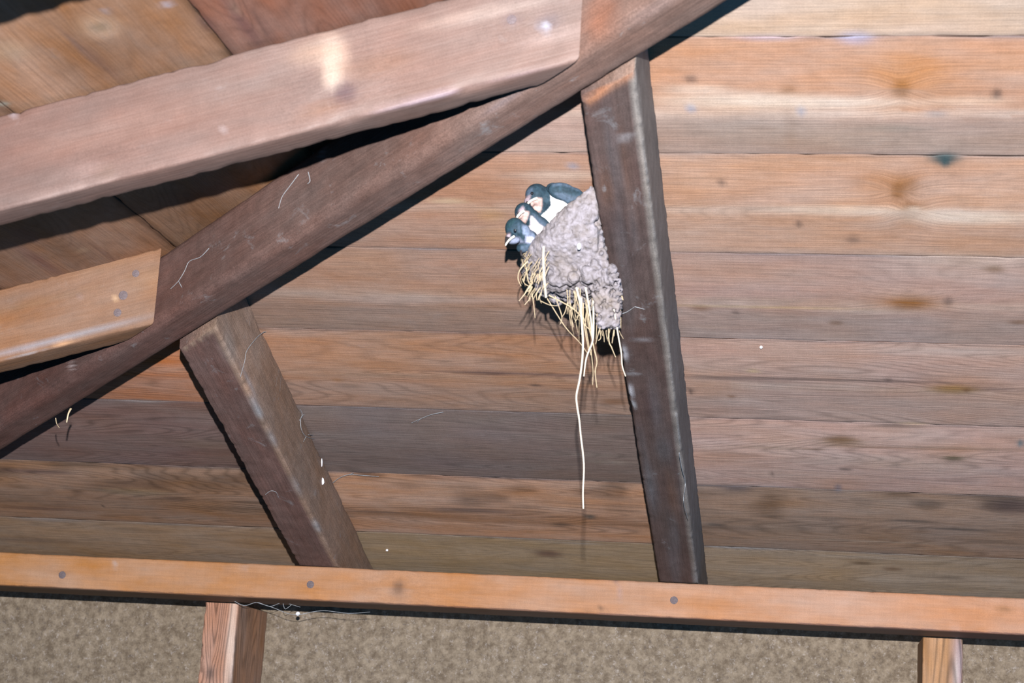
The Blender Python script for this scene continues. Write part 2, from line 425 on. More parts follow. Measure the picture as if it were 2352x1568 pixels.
marksR = [
 mk((2070, 205), 14, 12, BR, .8, True), mk((2085, 165), 70, 34, (.46, .23, .11), .5), mk((1812, 208), 14, 9, BR, .5), mk((1587, 183), 12, 7, DK, .6),
 mk((2290, 217), 9, 9, DK, .7), mk((1587, 248), 10, 8, BLUE, .9), mk((1840, 254), 8, 10, BLUE, .7), mk((1816, 300), 12, 32, BR, .35), mk((2060, 297), 60, 7, (.24, .22, .19), .55),
 mk((2150, 262), 22, 6, (.25, .25, .27), .5), mk((1965, 92), 30, 10, (.34, .36, .55), .55), mk((1760, 92), 60, 5, (.36, .36, .5), .5), mk((2170, 368), 30, 11, TEAL, .97), mk((2172, 378), 10, 9, TEAL, .9),
 mk((2062, 440), 12, 12, BR, .8, True), mk((2080, 432), 22, 20, BR, .5), mk((2040, 425), 60, 22, HALO, .55), mk((2088, 488), 16, 13, (.15, .08, .05), .9, True), mk((2088, 490), 40, 24, HALO, .6),
 mk((1657, 421), 9, 6, DK, .6), mk((1835, 515), 7, 8, DK, .6), mk((1960, 553), 14, 8, DK, .45), mk((1730, 478), 30, 5, (.25, .15, .1), .4),
 mk((2100, 480), 14, 5, PALE, .5), mk((1950, 483), 160, 9, PALE, .55), mk((2230, 498), 130, 12, PALE, .7), mk((2230, 510), 120, 10, PALE, .3),
 mk((1700, 232), 150, 14, PALE, .65), mk((1900, 236), 180, 9, PALE, .6), mk((1600, 205), 60, 7, PALE, .45), mk((2240, 232), 70, 8, PALE, .4),
 mk((1700, 290), 150, 26, (.36, .29, .25), .45), mk((2000, 320), 260, 24, (.37, .30, .25), .4), mk((2200, 290), 120, 30, (.36, .29, .27), .4),
 mk((2088, 696), 36, 11, BR, .8, True), mk((2088, 694), 74, 20, HALO, .45), mk((2283, 621), 18, 6, BR, .8, True), mk((1610, 708), 22, 7, BR, .7), mk((1920, 743), 16, 6, BR, .6), mk((1690, 718), 9, 4, DK, .6),
 mk((2178, 692), 10, 10, DK, .5), mk((2340, 742), 24, 5, BR, .7), mk((1740, 705), 200, 2.5, (.62, .45, .28), .6), mk((1630, 752), 70, 2.0, (.66, .5, .3), .6), mk((2000, 716), 120, 6, PALE, .25),
 mk((2230, 600), 150, 14, (.6, .48, .4), .35), mk((2190, 620), 150, 25, (.5, .4, .34), .3), mk((1750, 690), 120, 6, (.30, .22, .18), .4),
 mk((1900, 872), 320, 2.2, (.14, .10, .09), .8), mk((1700, 870), 130, 4, (.16, .12, .12), .55), mk((2260, 893), 130, 4, (.14, .1, .1), .6), mk((2190, 895), 46, 9, (.34, .20, .09), .8, True), mk((2220, 896), 8, 6, BR, .8),
 mk((1680, 912), 10, 4, BR, .7), mk((2040, 873), 10, 6, DK, .5), mk((2200, 810), 200, 12, (.55, .46, .42), .45), mk((1730, 852), 16, 3, (.62, .45, .22), .8), mk((1587, 900), 6, 8, DK, .7),
 mk((1930, 1012), 34, 9, BR, .75, True), mk((1935, 1018), 60, 14, (.33, .2, .11), .55), mk((2060, 982), 60, 5, (.12, .09, .08), .8), mk((2095, 977), 40, 4, (.6, .42, .24), .9), mk((2190, 1052), 24, 5, (.15, .12, .07), .8, True),
 mk((1941, 1078), 16, 4, DK, .8), mk((2060, 1067), 12, 5, DK, .5), mk((1773, 1090), 6, 8, DK, .5), mk((1865, 1032), 30, 3, BR, .6), mk((1770, 1028), 90, 3, (.25, .18, .12), .5), mk((2344, 1020), 8, 10, (.15, .2, .22), .9), mk((2060, 1030), 150, 2.5, BR, .5), mk((2190, 1030), 200, 2.5, (.2, .15, .11), .5),
 mk((2000, 1062), 200, 20, (.55, .45, .38), .35),
 mk((2330, 1165), 60, 24, (.11, .075, .07), .85), mk((1690, 1125), 40, 9, (.14, .12, .13), .7), mk((2090, 1196), 60, 4, (.1, .08, .07), .8), mk((2200, 1215), 90, 3.5, (.1, .08, .07), .8), mk((1640, 1205), 26, 6, (.13, .11, .1), .7), mk((1900, 1190), 120, 4, (.15, .12, .1), .5),
 mk((1990, 1245), 260, 2.5, (.52, .42, .34), .5), mk((2100, 1262), 240, 2.5, (.5, .42, .36), .5), mk((1925, 1124), 10, 14, (.2, .19, .22), .7), mk((1980, 1296), 26, 6, (.13, .08, .05), .7), mk((2050, 1308), 26, 7, (.17, .09, .05), .7), mk((2180, 1328), 40, 6, (.2, .14, .1), .5),
 mk((1700, 1262), 110, 4, (.40, .43, .48), .5), mk((2000, 1284), 180, 4, (.42, .42, .42), .45), mk((1760, 1122), 100, 3, (.5, .48, .48), .5),
 # between the rafters
 mk((1230, 884), 16, 3, DK, .85), mk((1200, 858), 220, 4, (.17, .11, .10), .75), mk((1130, 857), 60, 6, (.15, .10, .10), .5), mk((1330, 866), 110, 4, (.25, .15, .13), .6), mk((1410, 925), 30, 10, (.25, .12, .06), .7),
 mk((775, 874), 14, 5, HALO, .7), mk((720, 848), 60, 4, (.28, .17, .12), .5), mk((900, 862), 120, 4, (.30, .19, .13), .5), mk((1405, 810), 26, 20, (.22, .10, .06), .6), mk((900, 688), 170, 12, (.50, .40, .36), .55), mk((1120, 690), 90, 10, (.48, .36, .32), .4), mk((1250, 560), 60, 8, (.46, .3, .2), .3),
 mk((1130, 495), 30, 14, (.55, .32, .16), .6), mk((1160, 545), 60, 20, (.52, .28, .12), .5), mk((1030, 462), 40, 5, (.6, .47, .32), .6), mk((1290, 300), 60, 30, (.5, .36, .32), .5), mk((1315, 385), 12, 6, BLUE, .7), mk((1300, 405), 90, 7, PALE, .35), mk((1270, 430), 60, 22, (.56, .44, .38), .35),
 mk((1300, 1188), 140, 3.5, (.17, .11, .09), .55), mk((1090, 1172), 130, 8, (.15, .115, .11), .7), mk((870, 1176), 100, 4, (.15, .11, .1), .6), mk((1355, 1187), 14, 6, (.17, .14, .12), .8, True), mk((1290, 1205), 24, 6, (.2, .12, .08), .7, True), mk((1260, 1273), 34, 10, (.17, .10, .08), .7, True),
 mk((1400, 1062), 60, 7, (.40, .34, .30), .5), mk((1350, 1045), 90, 5, (.3, .25, .22), .5), mk((1000, 1100), 120, 8, (.3, .15, .1), .35), mk((1120, 1237), 200, 4, (.13, .14, .18), .5), mk((1330, 1252), 90, 4, (.40, .42, .46), .5), mk((860, 1222), 60, 5, (.40, .42, .44), .4),
 # left bay
 mk((310, 1130), 90, 9, (.34, .25, .16), .5, True), mk((400, 1145), 40, 8, (.2, .13, .1), .5, True), mk((550, 1075), 40, 5, DK, .6), mk((400, 1075), 120, 5, (.15, .1, .1), .6), mk((80, 1085), 110, 8, (.14, .10, .11), .6), mk((480, 1020), 90, 16, (.30, .22, .17), .4), mk((330, 925), 60, 7, (.33, .31, .31), .45),
 mk((100, 1170), 120, 6, (.17, .11, .10), .6), mk((120, 1198), 120, 6, (.32, .32, .34), .5), mk((420, 1210), 200, 4, (.30, .31, .33), .5), mk((237, 1163), 5, 5, DK, .8), mk((60, 1240), 160, 10, (.2, .15, .13), .5), mk((180, 1130), 20, 3, DK, .4),
]
ceil_r = boards('right', nR * kR1, UX, vR, nR, seamsR, -1.75, 1.3, tintR, marksR, cutstart=(HC, hn))
tag(ceil_r, 'far slope of the boarded roof, long horizontal brown planks', None, None, 'structure')

seamsL = [-1.55, -1.345, -1.145, -.945, -.745, -.545, -.345, -.155, .04, .24, .44]
TL = [(.36, .2, .12), (.36, .2, .12), (.36, .2, .12), (.36, .2, .12), (.30, .165, .10), (.35, .20, .12), (.25, .125, .088), (.26, .15, .11), (.27, .155, .11), (.27, .16, .11)]
def tintL(bi, a, c, V):
    C = np.empty((len(V), 3)); C[:] = TL[bi]
    n1 = vnoise(np.stack([V[:, 1] * 5, V[:, 0] * 30, V[:, 2] * 0], -1) + bi * 5, 31)
    C *= (.72 + .56 * n1)[:, None]
    e = np.minimum(c, 1 - c); C *= (1 - .5 * np.exp(-(e / .02) ** 2))[:, None]
    return C
def ml(p, ra, rb, c, s=.8, knot=False): return (hit(p, nL, kL1), ra * .00042, rb * .0005, c, s, knot)
marksL = [ml((560, 60), 150, 12, (.14, .07, .07), .7), ml((610, 70), 120, 8, (.17, .085, .07), .6), ml((90, 600), 150, 16, (.17, .08, .075), .6), ml((250, 590), 120, 8, (.17, .08, .06), .5), ml((340, 560), 60, 8, (.2, .11, .07), .5), ml((230, 62), 52, 30, (.46, .30, .20), .8), ml((230, 64), 22, 16, (.22, .16, .11), .8, True), ml((185, 110), 90, 6, (.16, .11, .10), .6), ml((385, 16), 14, 10, (.4, .4, .48), .7), ml((245, 27), 10, 6, (.36, .34, .4), .6),
          ml((240, 150), 110, 8, (.17, .10, .08), .5), ml((20, 120), 50, 30, (.42, .28, .17), .5), ml((540, 25), 40, 8, (.30, .19, .14), .6), ml((475, 60), 40, 14, (.12, .07, .07), .5), ml((190, 575), 20, 14, (.42, .25, .14), .6), ml((290, 520), 40, 10, (.4, .24, .15), .5),
          ml((10, 245), 14, 12, (.3, .32, .28), .8), ml((60, 540), 60, 20, (.2, .1, .09), .5)]
ceil_l = boards('left', nL * kL1, UY, uL, nL, seamsL, .3, 2.9, tintL, marksL, cutend=(HC, hn), da=.006)
tag(ceil_l, 'left slope of the boarded roof, brown planks running away from the viewer', None, None, 'structure')

# ------------------------------------------------------------------ walls and floor
WY = 2.73
def slab(name, lo, hi, mat, kind='structure', bump_grid=None):
    lo = np.array(lo, float); hi = np.array(hi, float)
    V = [(x, y, z) for x in (lo[0], hi[0]) for y in (lo[1], hi[1]) for z in (lo[2], hi[2])]
    Fs = [(0, 1, 3, 2), (4, 6, 7, 5), (0, 4, 5, 1), (2, 3, 7, 6), (0, 2, 6, 4), (1, 5, 7, 3)]
    o = mesh(name, V, Fs, mat, None, (lo + hi) / 2, smooth=False); o['kind'] = kind; return o
def panel_mat():
    m, nt, b = new_mat('speckled_chipboard'); N = nt.nodes; L = nt.links
    tc = N.new('ShaderNodeTexCoord')
    def noise(s, d=4, r=.6):
        n = N.new('ShaderNodeTexNoise'); n.inputs['Scale'].default_value = s; n.inputs['Detail'].default_value = d; n.inputs['Roughness'].default_value = r
        L.new(tc.outputs['Object'], n.inputs['Vector']); return n.outputs['Fac']
    r1 = N.new('ShaderNodeValToRGB'); r1.color_ramp.elements[0].position = .38; r1.color_ramp.elements[1].position = .64
    r1.color_ramp.elements[0].color = (.085, .063, .043, 1); r1.color_ramp.elements[1].color = (.19, .152, .112, 1)
    L.new(noise(80, 6, .78), r1.inputs[0])
    r2 = N.new('ShaderNodeMapRange'); r2.inputs[1].default_value = .56; r2.inputs[2].default_value = .74; r2.inputs[4].default_value = .8; L.new(noise(170, 5, .8), r2.inputs[0])
    mx = N.new('ShaderNodeMix'); mx.data_type = 'RGBA'; L.new(r2.outputs[0], mx.inputs[0]); L.new(r1.outputs[0], mx.inputs[6]); mx.inputs[7].default_value = (.33, .30, .285, 1)
    r3 = N.new('ShaderNodeMapRange'); r3.inputs[1].default_value = .58; r3.inputs[2].default_value = .72; r3.inputs[4].default_value = .7; L.new(noise(150, 3, .7), r3.inputs[0])
    m2 = N.new('ShaderNodeMix'); m2.data_type = 'RGBA'; L.new(r3.outputs[0], m2.inputs[0]); L.new(mx.outputs[2], m2.inputs[6]); m2.inputs[7].default_value = (.065, .052, .045, 1)
    L.new(m2.outputs[2], b.inputs['Base Color']); b.inputs['Roughness'].default_value = .8; b.inputs['Specular IOR Level'].default_value = .2
    bp = N.new('ShaderNodeBump'); bp.inputs['Strength'].default_value = .5; bp.inputs['Distance'].default_value = .002
    L.new(noise(120, 5, .7), bp.inputs['Height']); L.new(bp.outputs[0], b.inputs['Normal'])
    return m
M_PANEL = panel_mat()
slab('wall_back', (-1.6, WY, -H), (1.3, WY + .03, .245), M_PANEL)
slab('wall_left', (-1.63, .2, -H), (-1.6, WY + .03, .20), M_PANEL)
slab('floor', (-1.63, -1.6, -H - .05), (1.3, WY + .03, -H), M_CONC)

# ------------------------------------------------------------------ wall plate and studs
PZ0, PZ1, PY0, PY1 = .198, .2445, 2.475, 2.575
plate = empty('wall_plate', ((-1.6 + 1.3) / 2, PY0, PZ0), 'long orange-brown horizontal timber with nails across the bottom, under the rafter feet', 'beam')
def ypts(Y, lst): return [(atY(p, Y), ra * .00053, rb * .00053, c, s, k) for p, ra, rb, c, s, k in lst]
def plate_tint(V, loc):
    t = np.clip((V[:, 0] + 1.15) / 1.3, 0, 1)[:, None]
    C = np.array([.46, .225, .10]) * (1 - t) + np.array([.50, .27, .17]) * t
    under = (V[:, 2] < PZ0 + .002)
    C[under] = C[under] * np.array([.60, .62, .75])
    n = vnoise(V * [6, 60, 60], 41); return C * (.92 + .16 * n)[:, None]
pm = ypts(PY0, [((915, 1350), 20, 24, (.22, .11, .06), .6, True), ((915, 1348), 10, 12, (.12, .07, .05), .5, False), ((1380, 1397), 10, 8, (.14, .08, .05), .7, False), ((1350, 1400), 14, 5, (.2, .11, .07), .6, False),
                ((1427, 1360), 4, 22, (.42, .34, .38), .7, False), ((1414, 1330), 3, 9, (.2, .14, .14), .6, False), ((2305, 1397), 16, 8, (.28, .15, .08), .6, True), ((2195, 1442), 4, 14, (.85, .85, .95), .95, False),
                ((265, 1297), 8, 7, (.5, .42, .4), .6, False), ((560, 1303), 8, 5, (.5, .44, .45), .6, False), ((450, 1297), 4, 2, (.8, .7, .6), .8, False), ((322, 1280), 6, 4, (.2, .12, .08), .6, False), ((520, 1310), 12, 5, (.38, .3, .28), .4, False), ((1780, 1345), 8, 4, (.4, .33, .33), .4, False),
                ((143, 1320), 16, 4, (.16, .09, .06), .6, False), ((730, 1342), 16, 3, (.3, .16, .1), .5, False)])
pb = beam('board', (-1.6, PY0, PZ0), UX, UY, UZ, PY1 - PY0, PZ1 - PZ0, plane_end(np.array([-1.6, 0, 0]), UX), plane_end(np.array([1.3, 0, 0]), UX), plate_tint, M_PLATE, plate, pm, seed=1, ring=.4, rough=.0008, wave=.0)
for p in ((143, 1320), (713, 1342), (1548, 1378)):
    nail(atY(p, PY0), -UY, plate, .0052)
STY = 2.580
def stud(x0, x1, label, marks, base, seed, y1):
    o = beam('stud', (x0, STY, -H), UZ, UX, UY, x1 - x0, y1 - STY, plane_end(np.array([0, 0, -H + .001]), UZ), plane_end(np.array([0, 0, PZ0 - .0008]), UZ), base, M_STUD, None, marks, seed=seed, ring=1.5, rough=.0012, origin=np.array([(x0 + x1) / 2, (STY + y1) / 2, -H]))
    return tag(o, label, 'stud')
def xat(px, py, Y): return atY((px, py), Y)[0]
xs0, xs1 = xat(470, 1390, STY), xat(547, 1390, STY)
stud(xs0, xs1, 'pinkish upright wall stud with streaky grain, at the bottom left under the beam', ypts(STY, [((540, 1500), 0, 0, PALE, 0, False)][:0]) +
     [(atY((532, 1450), STY), .10, .006, (.78, .62, .52), .7, False), (atY((538, 1540), STY), .05, .006, (.85, .75, .68), .7, False), (atY((483, 1545), STY), .010, .006, (.12, .08, .07), .8, True), (atY((500, 1400), STY), .02, .01, (.5, .24, .15), .4, False)],
     lambda V, loc: np.where((np.abs(V[:, 1] - STY) < .004)[:, None], np.array([[.50, .265, .18]]), np.array([[.46, .26, .17]])), 3, 2.728)
xt0, xt1 = xat(2119, 1480, STY), xat(2213, 1484, STY)
stud(xt0, xt1, 'orange-brown upright wall stud at the bottom right under the beam',
     [(atY((2196, 1520), STY), .06, .006, (.40, .30, .33), .7, False), (atY((2200, 1550), STY), .03, .003, (.75, .65, .6), .7, False), (atY((2207, 1500), STY), .08, .003, (.34, .28, .36), .6, False)], (.50, .28, .15), 4, 2.728)
nog = beam('noggin', (xt1 + .001, 2.66, -.02), UX, UY, UZ, .068, .098 + .055, plane_end(np.array([xt1 + .001, 0, 0]), UX), plane_end(np.array([1.29, 0, 0]), UX), (.17, .09, .06), M_DARK, None,
           [(atY((2245, 1512), 2.66), .012, .018, (.35, .28, .26), .6, True)], seed=12, ring=.6, wave=.0)
tag(nog, 'short dark brown horizontal timber right of the bottom right stud', 'beam')

# ------------------------------------------------------------------ hip rafter
off0, off1 = -.018, .032
HO = HA + hn * off0 - hu * .002
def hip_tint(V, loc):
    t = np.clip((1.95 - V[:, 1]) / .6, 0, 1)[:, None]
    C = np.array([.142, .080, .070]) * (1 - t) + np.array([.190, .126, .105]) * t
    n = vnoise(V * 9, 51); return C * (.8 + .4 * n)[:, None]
def hp(p, off=off0):
    r = ray(*p); return r * ((HA @ hn + off) / (r @ hn))
GR = (.33, .33, .36)
hm = [(hp(p), a, b, c, s, k) for p, a, b, c, s, k in [
    ((1490, 40), .06, .006, (.30, .27, .29), .5, False), ((1480, 45), .05, .003, (.34, .33, .38), .5, False), ((1380, 30), .02, .02, (.30, .13, .08), .5, False), ((1160, 285), .008, .006, (.42, .42, .48), .8, False), ((1150, 312), .012, .004, GR, .7, False), ((1240, 268), .015, .005, GR, .6, False),
    ((1150, 240), .03, .005, (.30, .28, .34), .6, False), ((1500, 30), .04, .01, (.3, .26, .27), .4, False), ((1357, 110), .006, .003, (.5, .5, .5), .8, False), ((620, 600), .02, .003, GR, .5, False), ((480, 490), .005, .004, (.45, .36, .30), .9, False), ((165, 840), .004, .005, (.6, .5, .5), .8, False), ((80, 975), .005, .005, (.5, .52, .56), .9, False), ((740, 350), .004, .01, GR, .6, False),
    ((1000, 400), .03, .004, GR, .35, False), ((860, 470), .05, .004, GR, .35, False), ((1290, 170), .02, .004, (.28, .2, .17), .4, False)]]
hipP = empty('hip_rafter', HO + hd * 0.9, 'long dark diagonal rafter rising from bottom left to top centre', 'rafter')
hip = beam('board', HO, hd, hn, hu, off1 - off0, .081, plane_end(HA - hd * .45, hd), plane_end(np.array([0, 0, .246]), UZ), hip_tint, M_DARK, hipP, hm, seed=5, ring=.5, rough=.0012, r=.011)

# ------------------------------------------------------------------ far-slope jack rafters
def right_rafter(label, X0, X1, base, side, seed, marks=()):
    O = np.array([X0, 0, 0]) + nR * kR0
    def tf(V, loc):
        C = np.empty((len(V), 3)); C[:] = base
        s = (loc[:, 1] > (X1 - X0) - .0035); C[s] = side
        n = vnoise(V * [40, 10, 10], 60 + seed); C *= (.82 + .36 * n)[:, None]
        # bare wood left where the stain brush stopped at the top
        top = np.exp(-(np.clip(loc[:, 0] - loc[:, 0].min(), 0, 1) / .0)) if False else 0
        return C
    o = beam('jack_rafter', O, vR, UX, nR, X1 - X0, kR1 - kR0 - .0005, plane_end(HA + hn * (off1 + .0008), hn), plane_end(np.array([0, 0, PZ1 + .0005]), UZ), tf, M_DARK, None, marks, seed=seed, ring=.5, rough=.0012)
    return tag(o, label, 'rafter')
def rp(p, ra, rb, c, s=.7, k=False, kk=1.0): return (hit(p, nR, kk), ra, rb, c, s, k)
FRESH = (.36, .19, .12)
rm = []
for (x, y) in ((1350, 232), (1365, 222), (1380, 212), (1396, 202), (1412, 192), (1428, 182), (1444, 172)):
    rm.append(rp((x, y - 4), .008, .0045, (.42, .21, .13), .97))
rm += [rp((1432, 320), .006, .004, GR, .7), rp((1440, 312), .003, .008, GR, .5), rp((1455, 930), .010, .003, (.5, .52, .56), .9), rp((1450, 898), .014, .003, (.6, .6, .66), .95), rp((1446, 905), .004, .003, (.55, .55, .6), .9), rp((1437, 812), .016, .003, (.55, .56, .62), .85), rp((1450, 858), .003, .010, GR, .6),
       rp((1475, 780), .004, .010, GR, .5), rp((1452, 990), .02, .003, (.3, .34, .38), .5), rp((1558, 955), .006, .003, (.6, .6, .62), .8), rp((1540, 630), .0015, .0015, (.7, .6, .5), .9)]
for i in range(60):      # dusty arris between the two faces
    y = 150 + i * 20 + random.uniform(-8, 8); x = 1458 + (y - 134) * .1207 + random.uniform(-3, 3)
    rm.append(rp((x, y), random.uniform(.02, .05), random.uniform(.0008, .0025), (.26, .27, .29), .6 * random.random() ** 2 + .03))
for i in range(30):      # bloom on the stained face
    y = random.uniform(330, 1300); x0 = 1339 + (y - 265) * .166
    rm.append(rp((x0 + random.uniform(5, 85), y), random.uniform(.03, .09), random.uniform(.003, .010), random.choice([(.17, .17, .19), (.075, .05, .05), (.18, .10, .07), (.13, .14, .16)]), .45 * random.random() + .1))
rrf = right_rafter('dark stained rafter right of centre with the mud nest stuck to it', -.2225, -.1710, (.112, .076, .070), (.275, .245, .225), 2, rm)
lm = []
for (x, y) in ((425, 800), (440, 790), (456, 780), (470, 770), (484, 762), (498, 755)):
    lm.append(rp((x, y - 2), .006, .004, (.40, .29, .22), .8))
lm += [(np.array([-.655, P[1], P[2]]), a, b, c, s, False) for P, a, b, c, s in [(hit((x, y), nR, kk), a, b, c, s) for x, y, kk, a, b, c, s in
       [(560, 870, 1.01, .04, .004, GR, .5), (575, 930, 1.0, .02, .006, GR, .6), (590, 950, 1.0, .015, .006, (.4, .45, .5), .5), (640, 1010, 1.0, .02, .005, GR, .5), (700, 1120, 1.0, .03, .006, GR, .35), (745, 1210, 1.0, .02, .006, (.4, .45, .5), .5), (520, 790, 1.01, .03, .012, (.27, .25, .24), .5)]]]
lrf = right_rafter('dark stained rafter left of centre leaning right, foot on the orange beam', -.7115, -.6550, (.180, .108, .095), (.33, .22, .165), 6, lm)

# ------------------------------------------------------------------ near left-slope jack rafters
def left_rafter(label, Y0, Y1, k0, k1, base, seed, marks, nails, x0=-1.45, mat=M_NEAR):
    root = empty('jack_rafter', np.array([0, Y0, 0]) + nL * k0 + uL * (-.6), label, 'rafter')
    O = np.array([0, Y0, 0]) + nL * k0
    beam('board', O, uL, UY, nL, Y1 - Y0, k1 - k0, plane_end(O + uL * x0, uL), plane_end(HA + hn * (off0 - .0008), hn), base, mat, root, marks, seed=seed, ring=.5, rough=.0016, wave=.0004)
    for (p, r) in nails: nail(atY(p, Y0), -UY, root, r)
    return root
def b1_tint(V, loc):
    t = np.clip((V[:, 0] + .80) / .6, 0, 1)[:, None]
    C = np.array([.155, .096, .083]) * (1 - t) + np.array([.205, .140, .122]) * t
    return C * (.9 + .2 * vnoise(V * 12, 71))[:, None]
def b1(p, a, b, c, s=.7, k=False): return (atY(p, 1.45), a * .00036, b * .00036, c, s, k)
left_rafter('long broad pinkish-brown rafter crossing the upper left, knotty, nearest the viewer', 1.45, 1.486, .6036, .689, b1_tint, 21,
    [b1((765, 130), 34, 62, (.50, .37, .30), .75), b1((765, 180), 22, 34, (.56, .44, .36), .7), b1((720, 120), 60, 30, (.36, .25, .19), .5), b1((790, 215), 30, 32, (.105, .066, .072), .95, True), b1((745, 250), 70, 18, (.19, .10, .065), .55),  # pale patches above the big knot are a highlight painted into the wood colour
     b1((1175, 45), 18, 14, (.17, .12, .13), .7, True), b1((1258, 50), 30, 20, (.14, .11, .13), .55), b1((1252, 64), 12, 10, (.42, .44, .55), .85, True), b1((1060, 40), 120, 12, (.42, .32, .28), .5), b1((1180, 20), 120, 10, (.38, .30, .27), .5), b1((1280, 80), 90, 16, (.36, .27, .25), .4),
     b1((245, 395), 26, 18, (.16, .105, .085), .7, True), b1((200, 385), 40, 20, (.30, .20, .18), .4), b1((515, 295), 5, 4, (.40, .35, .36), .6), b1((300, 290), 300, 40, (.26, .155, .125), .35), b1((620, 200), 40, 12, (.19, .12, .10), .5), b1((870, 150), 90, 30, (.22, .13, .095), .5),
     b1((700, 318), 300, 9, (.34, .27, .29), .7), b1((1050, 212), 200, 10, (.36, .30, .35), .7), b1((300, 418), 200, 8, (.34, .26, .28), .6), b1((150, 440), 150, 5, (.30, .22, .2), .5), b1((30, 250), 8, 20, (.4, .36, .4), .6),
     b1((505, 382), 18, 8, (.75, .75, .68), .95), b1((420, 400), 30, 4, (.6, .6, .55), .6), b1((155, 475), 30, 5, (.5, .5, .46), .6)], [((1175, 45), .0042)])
def b2(p, a, b, c, s=.7, k=False): return (atY(p, 1.878), a * .00047, b * .00047, c, s, k)
left_rafter('short tan rafter end with three nail heads at the left edge, butting the diagonal rafter', 1.878, 1.92, .6118, .694,
    lambda V, loc: np.array([.255, .137, .082])[None] * (.9 + .2 * vnoise(V * 15, 72))[:, None], 22,
    [b2((130, 780), 200, 6, (.34, .36, .42), .6), b2((280, 765), 60, 5, (.34, .36, .42), .6), b2((60, 815), 60, 5, (.36, .38, .42), .6), b2((145, 790), 24, 4, (.55, .3, .15), .8), b2((179, 672), 3, 12, (.6, .6, .8), .7), b2((263, 683), 6, 8, (.6, .36, .18), .8), b2((120, 740), 130, 14, (.28, .165, .11), .4), b2((250, 610), 100, 12, (.26, .16, .10), .3),
     b2((381, 670), 5, 8, (.4, .4, .45), .7), b2((100, 690), 120, 8, (.25, .15, .09), .4), b2((340, 640), 60, 30, (.30, .18, .11), .4)],
    [((312, 628), .0042), ((283, 678), .0052), ((270, 718), .0045)])
# the next rafter towards the viewer, above the frame: its shadow falls across the top left corner
left_rafter('rafter out of sight above the top left, shading the dark corner there', 1.02, 1.06, .590, .689, lambda V, loc: np.array([.22, .13, .1])[None].repeat(len(V), 0), 23, [], [], x0=-1.3)

# ------------------------------------------------------------------ swallow nest
def ico(center, r, sub=1, sq=(1, 1, 1)):
    key = ('ico', sub)
    if key not in _cache:
        bm = bmesh.new(); bmesh.ops.create_icosphere(bm, subdivisions=sub, radius=1.0)
        _cache[key] = (np.array([v.co[:] for v in bm.verts]), [tuple(v.index for v in f.verts) for f in bm.faces]); bm.free()
    v, f = _cache[key]
    return (np.asarray(center) + v * r * np.array(sq)), f
_cache = {}
def fuse(name, parts, mat, parent, origin, voxel, smooth_it=2, tintf=None, disp=0.0, dscale=200):
    """union of closed shapes -> one continuous skin"""
    V, Fs = join(parts)
    me = bpy.data.meshes.new('tmp'); me.from_pydata([list(np.asarray(v) - origin) for v in V], [], Fs)
    o = bpy.data.objects.new('tmp', me); COL.objects.link(o)
    md = o.modifiers.new('r', 'REMESH'); md.mode = 'VOXEL'; md.voxel_size = voxel; md.use_smooth_shade = True
    if smooth_it:
        ms = o.modifiers.new('s', 'SMOOTH'); ms.factor = .5; ms.iterations = smooth_it
    dg = bpy.context.evaluated_depsgraph_get(); dg.update()
    me2 = bpy.data.meshes.new_from_object(o.evaluated_get(dg)); me2.name = name
    bpy.data.objects.remove(o); bpy.data.meshes.remove(me)
    n = len(me2.vertices); co = np.empty(n * 3, np.float32); me2.vertices.foreach_get('co', co); co = co.reshape(-1, 3).astype(float)
    no = np.empty(n * 3, np.float32); me2.vertices.foreach_get('normal', no); no = no.reshape(-1, 3)
    if disp:
        co += no * ((vnoise((co + origin) * dscale, 5) - .5) * disp + (vnoise((co + origin) * dscale * 2.3, 6) - .5) * disp * .5)[:, None]
        me2.vertices.foreach_set('co', co.astype(np.float32).ravel())
    if tintf is not None:
        c = tintf(co + origin, no)
        a = me2.attributes.new('tint', 'FLOAT_COLOR', 'POINT'); a.data.foreach_set('color', np.hstack([c, np.ones((n, 1))]).astype(np.float32).ravel())
    me2.materials.clear(); me2.materials.append(mat)
    me2.polygons.foreach_set('use_smooth', [True] * len(me2.polygons)); me2.update()
    ob = bpy.data.objects.new(name, me2); COL.objects.link(ob); ob.parent = parent
    ob.location = np.asarray(origin) + np.array([0, 0, H]) - np.array(parent.location)
    return ob
